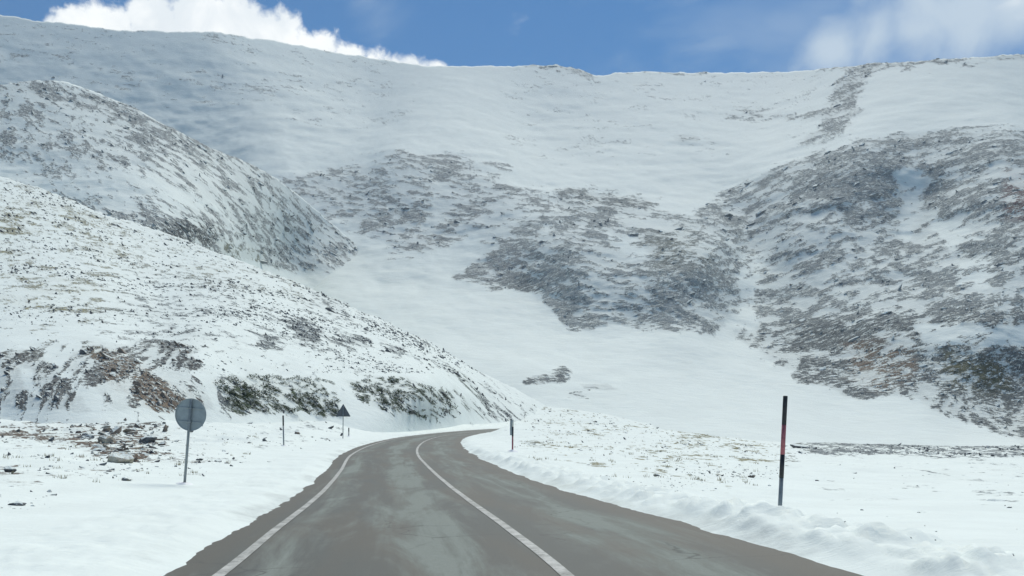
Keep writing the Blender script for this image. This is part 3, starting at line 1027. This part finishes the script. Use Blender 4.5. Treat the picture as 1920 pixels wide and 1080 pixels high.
def outcrops(P, D, R, n, parent, meshes, px, ang, seed, lo=0.5, min_px=26, umin=-60, umax=1980, extra=None):
    """separate crags standing proud where the rock shows most"""
    rg = np.random.default_rng(seed)
    u, v = to_px(P)
    W = np.where((D > lo) & (R > 0.42) & (u > umin) & (u < umax), D ** 2, 0)
    if extra is not None:
        W = W * extra(u, v)
    base, idx = pick(P, W, n * 30, rg)
    uu, vv = u.ravel()[idx], v.ravel()[idx]
    chosen = []
    for i in range(len(idx)):
        if all((uu[i] - uu[j]) ** 2 + (vv[i] - vv[j]) ** 2 * 2.5 > min_px ** 2 for j in chosen):
            chosen.append(i)
        if len(chosen) >= n:
            break
    r = random.Random(seed)
    for i in chosen:
        p = base[i]
        m = p[1] / F
        s = (px[0] + (px[1] - px[0]) * r.random() ** 2.2) * 0.5 * m
        a = (ang(uu[i], vv[i]) if callable(ang) else ang) + r.gauss(0, 0.2)
        add_rock('rock', meshes[r.randrange(5)], (p[0], p[1] + 0.35 * s, p[2] - 0.15 * s), (s * r.uniform(1.2, 1.9), s * r.uniform(0.7, 1.0), s * r.uniform(0.35, 0.6)),
                 a, r.gauss(0, 0.3), r.gauss(0, 0.25), parent)


def m_ang(u, v):
    return 0.35 if u > 1250 else (-0.2 if u < 1000 else 0.1)


outcrops(MP, MD, MR, 150, mountain, CRAG_ME, (7, 24), m_ang, 11, 0.5, 26)
outcrops(HP, HD, HR, 60, hill, CRAG_ME, (9, 20), -0.5, 12, 0.4, 24)
outcrops(SP, SD, SR, 90, slope, BROWN_ME, (7, 30), -0.75, 13, 0.45, 15, extra=lambda u, v: (u > 150) & (u < 385) & (v > 630))
outcrops(SP, SD, SR, 45, slope, STONE_ME, (7, 26), -0.75, 15, 0.4, 15, extra=lambda u, v: (u < 160) & (v > 630))
outcrops(SP, SD, SR, 40, slope, STONE_ME, (9, 18), -0.6, 14, 0.3, 18, extra=lambda u, v: (u > 380))

rg = np.random.default_rng(5)


def scree(name, P, D, R, n, parent, mat, smin, smax, ang, seed, power=1.0, lim=None):
    u, v = to_px(P)
    W = np.where((u > -150) & (u < 2070) & (R > 0.3), D ** power, 0)
    if lim is not None:
        W = W * lim(u, v)
    pts, idx = pick(P, W, n, np.random.default_rng(seed))
    m = pts[:, 1] / F
    sz = (smin + (smax - smin) * np.random.default_rng(seed + 1).random(n) ** 5) * m * 0.5
    pts += np.random.default_rng(seed + 2).normal(0, 1.2, pts.shape) * m[:, None] * np.array([1, 0.3, 0.5])
    return scatter(name, pts, sz, mat, parent, ang, seed=seed)


scree('scree', MP, MD, MR, 5000, mountain, MAT_CRAG, 1.0, 8.0, 0.25, 31)
scree('scree', HP, HD, HR, 2200, hill, MAT_CRAG, 1.2, 7.0, -0.55, 33)
scree('scree', SP, SD, SR, 3600, slope, MAT_STONE, 2.0, 8.0, -0.75, 35)


# loose stones on the open parts of the near slope and beside the road
def stones_anywhere(name, P, n, parent, mat, lim, smin, smax, seed, ang=0.0):
    u, v = to_px(P)
    W = np.where((u > -150) & (u < 2070), 1.0, 0) * lim(u, v) * np.clip(0.3 + 1.6 * fbm(P[..., 0] / 16, P[..., 1] / 22, P[..., 2] / 12, 4, seed), 0.03, 3)
    pts, idx = pick(P, W, n, np.random.default_rng(seed))
    m = pts[:, 1] / F
    sz = (smin + (smax - smin) * np.random.default_rng(seed + 1).random(n) ** 3) * m * 0.5
    return scatter(name, pts, sz, mat, parent, ang, (0.9, 1.8), (0.4, 0.8), seed=seed)


stones_anywhere('stones', SP, 7000, slope, MAT_STONE, lambda u, v: (v < 700) * 1.0, 1.3, 8.0, 41, -0.5)
gu, gv = to_px(GPOS)
GAREA = np.clip(np.abs(np.gradient(gu, axis=1)) * np.maximum(-np.gradient(gv, axis=0), 0), 0, 60)
GQ, _ = road_lateral(GPOS[..., 0], GPOS[..., 1])
GOFF = ((GQ > RIGHT_W + 1.2) | (GQ < -LEFT_W - 2.2)) & (gu > -150) & (gu < 2070)


def ground_stones(name, layers, base, n, mat, smin, smax, seed, clump=0.9):
    """stones strewn so thickly per patch of ground as the photograph shows them"""
    dn = paint(gu, gv, base, layers) * np.clip(0.4 + clump * 2 * fbm(GPOS[..., 0] / 3, GPOS[..., 1] / 5, GPOS[..., 0] * 0, 3, seed), 0.02, 3)
    pts, _ = pick(GPOS, dn * GAREA * GOFF, n, np.random.default_rng(seed))
    m_ = pts[:, 1] / F
    sz = (smin + (smax - smin) * np.random.default_rng(seed + 1).random(n) ** 3) * m_ * 0.5
    scatter(name, pts, sz, mat, ground, 0.0, (0.9, 2.0), (0.35, 0.75), seed=seed + 2)


RUBBLE = [(130, 800), (200, 786), (310, 790), (316, 830), (262, 868), (200, 866), (160, 840)]
KNOLL = [(965, 835), (1010, 760), (1110, 765), (1250, 800), (1350, 828), (1480, 845), (1470, 900), (1380, 905), (1240, 925), (1130, 892), (1050, 868)]
LEDGE = [(1480, 824), (1640, 817), (1930, 828), (2070, 832), (2070, 858), (1700, 856), (1500, 852)]
ground_stones('stones', [(box(-100, 785, 640, 900), 0.5, 15), (box(-100, 860, 90, 955), 0.6, 15), (RUBBLE, 2.0, 8)], 0.0, 900, MAT_STONE, 2, 13, 51)
ground_stones('stones', [(KNOLL, 1.0, 12)], 0.0, 800, MAT_STONE, 2, 7, 54)
ground_stones('stones', [(LEDGE, 1.0, 4)], 0.0, 420, MAT_STONE, 3, 10, 57)
ground_stones('stones', [(box(1400, 850, 2070, 1070), 1.0, 20)], 0.0, 70, MAT_STONE, 3, 9, 60)
ground_stones('rubble', [(RUBBLE, 1.0, 6)], 0.0, 110, MAT_STONE_BROWN, 6, 26, 63, 0.2)
ground_stones('rubble', [([(185, 800), (255, 795), (250, 866), (195, 860)], 1.0, 6)], 0.0, 44, MAT_STONE_PALE, 6, 22, 66, 0.2)


def ground_point(u, v, lo=6, hi=300):
    """where the line of sight through a photo pixel meets the ground sheet"""
    ys = np.exp(np.linspace(math.log(lo), math.log(hi), 900))
    p = from_px(np.full(900, float(u)), np.full(900, float(v)), ys)
    z = ground_height(p[:, 0], p[:, 1])[0]
    k = np.nonzero(p[:, 2] <= z)[0]
    i = int(k[0]) if len(k) else 899
    return Vector((p[i, 0], p[i, 1], float(z[i])))


def boulder(u, v, wpx, hpx, me, label, group=None, ang=0.0, yaw=0.0):
    p = ground_point(u, v)
    m = p.y / F
    o = add_rock('boulder', me, (p.x, p.y + wpx * m * 0.2, p.z + hpx * m * 0.12), (wpx * m * 0.44, wpx * m * 0.36, hpx * m * 0.45), ang, yaw, 0.1, None)
    return tag(o, label, 'boulder', group)


boulder(222, 868, 56, 46, PALE_ME[0], 'largest pale yellowish boulder in the rubble heap left of the round sign', None, 0.1, 0.3)
boulder(196, 832, 44, 30, PALE_ME[3], 'pale boulder at the back of the rubble heap beside the dark flat slab', None, 0.3, 0.8)
boulder(270, 832, 50, 26, STONE_ME[1], 'dark grey boulder at the right end of the rubble heap', None, 0.15, 0.2)
boulder(244, 812, 40, 22, BROWN_ME[2], 'small brown boulder on the far side of the rubble heap', None, -0.2, 0.5)
boulder(160, 822, 46, 20, STONE_ME[4], 'dark flat slab half buried at the left end of the rubble heap', None, 0.0, 0.0)
boulder(236, 902, 24, 16, STONE_ME[0], 'small dark stone lying alone in front of the rubble heap', None, 0, 1.0)
boulder(28, 948, 40, 18, STONE_ME[2], 'low dark stone in the smooth verge snow left of the rubble heap', None, 0, 0.4)
boulder(14, 886, 40, 20, STONE_ME[3], 'dark stone in a drift between the verge and the brown cut bank', None, 0, 0.4)
boulder(372, 864, 20, 10, STONE_ME[1], 'small dark stone just behind the post of the round sign', None, 0, 0.4)
boulder(408, 866, 16, 9, STONE_ME[0], 'tiny dark stone between the round sign and the thin marker post', None, 0, 0.1)
boulder(556, 814, 20, 10, BROWN_ME[3], 'brown stone beside the thin marker post below the shrubs', None, -0.4, 0.1)
boulder(1232, 893, 18, 9, STONE_ME[2], 'black stone poking out of the tufted snow inside the road bend', None, -0.3, 0.1)
boulder(1410, 896, 20, 11, BROWN_ME[1], 'brown stone in the snow left of the red banded snow pole', None, 0, 0.1)
boulder(1502, 841, 52, 13, STONE_ME[3], 'dark flat boulder just right of the red banded snow pole', None, -0.1, 0.1)
boulder(1868, 940, 60, 8, STONE_ME[4], 'long low dark stone ridge in the open snow right of the snow pole', None, 0.0, 0.1)


# ------------------------------------------------------------------ dry grass in the snow inside the bend and on the left
MAT_GRASS = plain_mat('dry_grass', (0.34, 0.30, 0.19), 0.9, 0, 0.35, 2.0, 0.1)


def grass_tufts():
    r = random.Random(21)
    V, T = [], []
    u, v = to_px(GPOS)
    W = ((u > 965) & (u < 1420) & (v > 795) & (v < 915)) * 1.0 + ((u > -50) & (u < 520) & (v > 800) & (v < 905)) * 0.35
    W = W * np.clip(fbm(GPOS[..., 0] / 3, GPOS[..., 1] / 3, GPOS[..., 0] * 0, 3, 77) + 0.1, 0, 1)
    q, _ = road_lateral(GPOS[..., 0], GPOS[..., 1])
    W = W * ((q > RIGHT_W + 1.6) | (q < -LEFT_W - 3.5)) * (GPOS[..., 1] > 20)
    pts, _ = pick(GPOS, W, 520, np.random.default_rng(78))
    for p in pts:
        h = r.uniform(0.06, 0.15)
        for _ in range(r.randrange(6, 13)):
            a, lean = r.uniform(0, 6.28), r.uniform(0.1, 0.9)
            bx_, by_ = p[0] + r.gauss(0, 0.07), p[1] + r.gauss(0, 0.07)
            wd = r.uniform(0.006, 0.016)
            hh = h * r.uniform(0.6, 1.2)
            n = len(V)
            V += [(bx_ - wd, by_, p[2] - 0.05), (bx_ + wd, by_, p[2] - 0.05),
                  (bx_ + math.cos(a) * hh * lean, by_ + math.sin(a) * hh * lean, p[2] + hh)]
            T.append((n, n + 1, n + 2))
    o = mesh_np('dry_grass', np.array(V), np.array(T), MAT_GRASS)
    o['kind'] = 'stuff'
    tag(o, 'dry yellowish grass tufts poking through the thin snow beside the road', 'grass')


grass_tufts()


# ------------------------------------------------------------------ low shrubs on the cut bank
def shrub_mesh(seed):
    r = random.Random(seed)
    V, T, mi = [], [], []

    def tri(a, b, c, m):
        n = len(V)
        V.extend([a, b, c])
        T.append((n, n + 1, n + 2))
        mi.append(m)
    for _ in range(9):                                    # stems
        a, e = r.uniform(0, 6.28), r.uniform(0.5, 1.3)
        d = Vector((math.cos(a) * math.cos(e), math.sin(a) * math.cos(e), math.sin(e)))
        s = d.cross(Vector((0, 0, 1))).normalized() * 0.025
        tip = d * r.uniform(0.6, 1.0)
        tri(tuple(-s), tuple(s), tuple(tip), 0)
        s2 = Vector((0, 0, 0.03))
        tri(tuple(-s2), tuple(s2), tuple(tip), 0)
    for _ in range(190):                                  # leaf sprays
        a, e = r.uniform(0, 6.28), math.asin(r.uniform(0.0, 1))
        rad = r.uniform(0.35, 1.0) ** 0.6 * r.uniform(0.8, 1.12)
        c = Vector((math.cos(a) * math.cos(e) * rad, math.sin(a) * math.cos(e) * rad, math.sin(e) * rad * 0.75 + 0.02))
        d1 = Vector((r.gauss(0, 1), r.gauss(0, 1), r.gauss(0.3, 0.8))).normalized() * r.uniform(0.09, 0.2)
        d2 = Vector((r.gauss(0, 1), r.gauss(0, 1), r.gauss(0, 0.6))).normalized() * r.uniform(0.06, 0.12)
        snow = 1 if (c.z > 0.45 and r.random() < 0.40) else 0
        tri(tuple(c - d2), tuple(c + d2), tuple(c + d1), snow)
    me = bpy.data.meshes.new('shrub')
    me.from_pydata([tuple(x) for x in V], [], T)
    me.materials.append(MAT_LEAF)
    me.materials.append(MAT_CLOD)
    me.polygons.foreach_set('material_index', mi)
    return me


MAT_LEAF = plain_mat('dark_shrub_leaf', (0.055, 0.078, 0.042), 0.8, 0, 0.4, 1.5, 0.15)
SHRUBS = [shrub_mesh(s) for s in range(4)]


def shrubs():
    r = random.Random(17)
    u, v = to_px(SP)
    regs = [([(500, 706), (620, 712), (640, 778), (530, 778), (480, 740)], 48, 'low dark shrub in the patch on the bank between thin post and triangular sign', 'shrubs left of the snow chute on the bank'),
            ([(655, 716), (750, 712), (845, 738), (845, 772), (790, 785), (700, 762)], 64, 'low green shrub in the patch on the bank right of the triangular sign', 'shrubs right of the snow chute on the bank'),
            ([(400, 715), (480, 705), (500, 770), (430, 772)], 20, 'sparse grey green shrub on the bank between round sign and thin post', 'sparse shrubs behind the round sign')]
    for poly, n, label, group in regs:
        W = (poly_sd(u, v, poly) > 0) * 1.0
        pts, idx = pick(SP, W, n * 8, np.random.default_rng(n))
        got = []
        for p in pts:
            if len(got) >= n:
                break
            if all(np.hypot(p[0] - g[0], (p[2] - g[2])) > 0.42 for g in got):
                got.append(p)
        for p in got:
            o = bpy.data.objects.new('shrub', SHRUBS[r.randrange(4)])
            C.objects.link(o)
            s = r.uniform(0.35, 1.0)
            o.location = (p[0], p[1] - 0.1, p[2] - 0.08)
            o.scale = (s * r.uniform(1.0, 1.5), s, s * r.uniform(0.6, 0.9))
            o.rotation_euler = (0.3, r.uniform(0.1, 0.5), r.uniform(0, 6.28))
            tag(o, label, 'shrub', group)


shrubs()

# ------------------------------------------------------------------ signs and poles
MAT_ZINC = plain_mat('galvanised_steel', (0.25, 0.28, 0.29), 0.55, 0.35, 0.12, 9)
MAT_PLATE = plain_mat('grey_sign_back', (0.30, 0.345, 0.36), 0.6, 0.15, 0.10, 6)
MAT_BLACK = plain_mat('black_band', (0.028, 0.032, 0.036), 0.55, 0, 0.3, 20)
MAT_RED = plain_mat('faded_red_band', (0.36, 0.12, 0.135), 0.55, 0, 0.18, 20)
MAT_PALE = plain_mat('pale_band', (0.55, 0.57, 0.52), 0.55, 0, 0.12, 20)
MAT_DARK_PLATE = plain_mat('dark_sign_back', (0.12, 0.135, 0.15), 0.6, 0.1, 0.12, 6)


def bm_obj(name, bm, mat, parent):
    me = bpy.data.meshes.new(name)
    bm.to_mesh(me)
    bm.free()
    me.materials.append(mat)
    o = bpy.data.objects.new(name, me)
    C.objects.link(o)
    if parent is not None:
        o.parent = parent
    return o


def tube(name, z0, z1, r0, r1, mat, parent, seg=14, x=0, y=0, cap_bevel=0.0):
    bm = bmesh.new()
    rings = []
    prof = [(z0, r0), (z1 - cap_bevel, r1), (z1, max(0.002, r1 - cap_bevel))] if cap_bevel else [(z0, r0), (z1, r1)]
    for z, rr in prof:
        rings.append([bm.verts.new((x + rr * math.cos(a * 2 * math.pi / seg), y + rr * math.sin(a * 2 * math.pi / seg), z)) for a in range(seg)])
    for a, b in zip(rings[:-1], rings[1:]):
        for i in range(seg):
            f = bm.faces.new((a[i], a[(i + 1) % seg], b[(i + 1) % seg], b[i]))
            f.smooth = True
    bm.faces.new(rings[-1])
    bm.faces.new(rings[0][::-1])
    return bm_obj(name, bm, mat, parent)


def block(name, c, s, mat, parent, bevel=0.004):
    bm = bmesh.new()
    bmesh.ops.create_cube(bm, size=1)
    for v in bm.verts:
        v.co = Vector((v.co.x * s[0] + c[0], v.co.y * s[1] + c[1], v.co.z * s[2] + c[2]))
    if bevel:
        bmesh.ops.bevel(bm, geom=bm.edges[:], offset=bevel, segments=1, affect='EDGES')
    return bm_obj(name, bm, mat, parent)


def slab(name, outline, y0, y1, mat, parent):
    """a plate cut to an outline in the X-Z plane"""
    bm = bmesh.new()
    a = [bm.verts.new((x, y0, z)) for x, z in outline]
    b = [bm.verts.new((x, y1, z)) for x, z in outline]
    bm.faces.new(a)
    bm.faces.new(b[::-1])
    n = len(outline)
    for i in range(n):
        bm.faces.new((a[i], b[i], b[(i + 1) % n], a[(i + 1) % n]))
    bmesh.ops.recalc_face_normals(bm, faces=bm.faces)
    return bm_obj(name, bm, mat, parent)


def frame_of(name, outer, inner, y0, y1, mat, parent):
    """a flanged edge: the ring between two outlines"""
    bm = bmesh.new()
    L = [[bm.verts.new((x, y, z)) for x, z in o] for o, y in ((outer, y0), (inner, y0), (inner, y1), (outer, y1))]
    n = len(outer)
    for k in range(4):
        A, B = L[k], L[(k + 1) % 4]
        for i in range(n):
            bm.faces.new((A[i], A[(i + 1) % n], B[(i + 1) % n], B[i]))
    bmesh.ops.recalc_face_normals(bm, faces=bm.faces)
    return bm_obj(name, bm, mat, parent)


def root(name, x, y, lean=0.0, yaw=0.0, label='', cat='', group=None):
    o = bpy.data.objects.new(name, None)
    o.empty_display_size = 0.2
    C.objects.link(o)
    o.location = (x, y, gz(x, y))
    o.rotation_euler = (0, lean, yaw)
    return tag(o, label, cat, group)


def at_base(u, v, Y):
    p = ground_point(u, v, Y * 0.85, Y * 1.5)          # where the foot meets the snow
    return p.x, p.y


def snow_collar(parent, r):
    bm = bmesh.new()
    rg_ = random.Random(int(r * 9999) + len(parent.name))
    seg, rings = 18, []
    for k, (rr, z) in enumerate(((r + 0.30, -0.10), (r + 0.16, 0.015), (r + 0.07, 0.05), (r + 0.012, 0.045), (r + 0.004, -0.05))):
        rings.append([bm.verts.new((rr * rg_.uniform(0.85, 1.15) * math.cos(a * 2 * math.pi / seg), rr * rg_.uniform(0.85, 1.15) * math.sin(a * 2 * math.pi / seg),
                                    z + (rg_.uniform(-0.012, 0.012) if k < 4 else 0))) for a in range(seg)])
    for a, b in zip(rings[:-1], rings[1:]):
        for i in range(seg):
            f = bm.faces.new((a[i], a[(i + 1) % seg], b[(i + 1) % seg], b[i]))
            f.smooth = True
    return bm_obj('snow_collar', bm, MAT_CLOD, parent)


# round sign seen from behind
x, y = at_base(346, 908, 18.6)
rs = root('round_road_sign', x, y, math.radians(4.6), math.radians(-6), 'round road sign seen from behind on a thin leaning grey post', 'road sign')
zb = 0.0
mpp = y / F
zc = CH + y * (HV - 777) / F - rs.location.z
rad = 30.5 * mpp
tube('post', -0.35, zc + rad * 0.96, 0.034, 0.034, MAT_ZINC, rs, 14, 0, 0, 0.006)
circ = lambda r, n=48: [(r * math.cos(2 * math.pi * i / n), zc + r * math.sin(2 * math.pi * i / n)) for i in range(n)]
pl = slab('sign_plate', circ(rad), 0.052, 0.056, MAT_PLATE, rs)
frame_of('rim', circ(rad + 0.001), circ(rad - 0.014), 0.036, 0.0515, MAT_PLATE, pl)
for dz in (0.17, -0.19):
    rail = block('stiffening_rail', (0, 0.043, zc + dz), (rad * 1.5, 0.016, 0.035), MAT_PLATE, rs, 0.003)
    block('clamp', (0, 0.0, zc + dz), (0.10, 0.082, 0.04), MAT_ZINC, rail, 0.006)
snow_collar(rs, 0.036)

# triangular sign seen from behind
x, y = at_base(643, 822, 68)
ts = root('triangular_road_sign', x, y, math.radians(0.5), math.radians(8), 'small dark triangular warning sign seen from behind below the shrub bank', 'road sign')
mpp = y / F
zt = CH + y * (HV - 757) / F - ts.location.z
zl = CH + y * (HV - 781) / F - ts.location.z
hw = 14.0 * mpp


def tri_outline(s, n=5):
    cx, cz = 0, (zt + 2 * zl) / 3
    pts = []
    corners = [(0, zt), (-hw, zl), (hw, zl)]
    rr = 0.07
    for i, (px, pz) in enumerate(corners):
        p = Vector((px, pz))
        a = (Vector(corners[i - 1]) - p).normalized()
        b = (Vector(corners[(i + 1) % 3]) - p).normalized()
        for k in range(n):
            t = k / (n - 1)
            q = p + a * rr * (1 - t) ** 2 + b * rr * t ** 2
            pts.append((cx + (q.x - cx) * s, cz + (q.y - cz) * s))
    return pts


pl = slab('sign_plate', tri_outline(1), 0.052, 0.056, MAT_DARK_PLATE, ts)
frame_of('rim', tri_outline(1.0), tri_outline(0.93), 0.034, 0.0515, MAT_DARK_PLATE, pl)
tube('post', -0.4, zt - 0.16, 0.035, 0.035, MAT_ZINC, ts, 12, 0, 0, 0.006)
for zz in (zl + 0.16, zl + 0.5):
    rail = block('stiffening_rail', (0, 0.043, zz), (hw * 1.25 * (1 - (zz - zl) / (zt - zl)), 0.016, 0.04), MAT_DARK_PLATE, ts, 0.003)
    block('clamp', (0, 0.0, zz), (0.10, 0.082, 0.045), MAT_ZINC, rail, 0.006)


def pole(name, u, v, Y, vt, lean, bands, r, label, cat='pole', group=None):
    x, y = at_base(u, v, Y)
    o = root(name, x, y, math.radians(lean), 0, label, cat, group)
    to_z = lambda vv: CH + y * (HV - vv) / F - o.location.z
    prev = -0.4
    for i, (nm, vv, mat, rr) in enumerate(bands):
        z1 = to_z(vv)
        tube(nm, prev, z1, rr, rr, mat, o, 16, 0, 0, 0.006 if i == len(bands) - 1 else 0)
        prev = z1 + 0.0005
    snow_collar(o, r)
    return o


pole('snow_pole', 1462, 970, 19.0, 742, 2.8,
     [('lower_shaft', 896, MAT_ZINC, 0.038), ('black_band', 852, MAT_BLACK, 0.041), ('red_band', 796, MAT_RED, 0.041), ('black_band', 742, MAT_BLACK, 0.041)],
     0.038, 'tall leaning snow pole with black and faded red bands in open snow')
fp = pole('snow_pole', 961, 845, 50, 787, 0.5,
          [('lower_shaft', 818, MAT_RED, 0.042), ('black_band', 800, MAT_BLACK, 0.046), ('pale_band', 787, MAT_PALE, 0.046)],
          0.042, 'short snow pole with pale top on the inside of the road bend')
for o in list(fp.children):
    if o.name.startswith('lower_shaft'):
        o['label'] = 'faded red lower shaft'
fy = fp.location.y
z0 = CH + fy * (HV - 816) / F - fp.location.z
z1 = CH + fy * (HV - 789) / F - fp.location.z
block('reflector_plate', (-0.08, -0.02, (z0 + z1) / 2), (0.12, 0.012, z1 - z0), MAT_PLATE, fp, 0.003)
pole('marker_post', 532, 836, 50, 779, -1.2,
     [('lower_shaft', 798, MAT_ZINC, 0.042), ('black_band', 779, MAT_BLACK, 0.045)], 0.042, 'thin grey marker post with a dark top below the shrub bank', 'post')
pole('marker_post', 654, 818, 74, 802, 0.0,
     [('lower_shaft', 809, MAT_ZINC, 0.05), ('black_band', 802, MAT_BLACK, 0.055)], 0.05, 'very short dark topped stub post beside the triangular sign', 'post')

# ------------------------------------------------------------------ the air over the valley
HAZE = 0.00016
if HAZE > 0:
    lo = Vector((-5600, -4600, -22))
    hi = Vector((5600, 7600, 960))
    bm = bmesh.new()
    bmesh.ops.create_cube(bm, size=1)
    for v in bm.verts:
        v.co = Vector([lo[i] + (v.co[i] + 0.5) * (hi[i] - lo[i]) for i in range(3)])
    m, w = new_mat('valley_air')
    out = w.n('ShaderNodeOutputMaterial')
    vol = w.n('ShaderNodeVolumePrincipled')
    vol.inputs['Color'].default_value = (0.86, 0.93, 0.97, 1)
    vol.inputs['Density'].default_value = HAZE
    w.l(vol.outputs[0], out.inputs['Volume'])
    hz = bm_obj('haze', bm, m, None)
    hz['kind'] = 'stuff'
    tag(hz, 'thin pale haze in the air over the valley', 'haze')
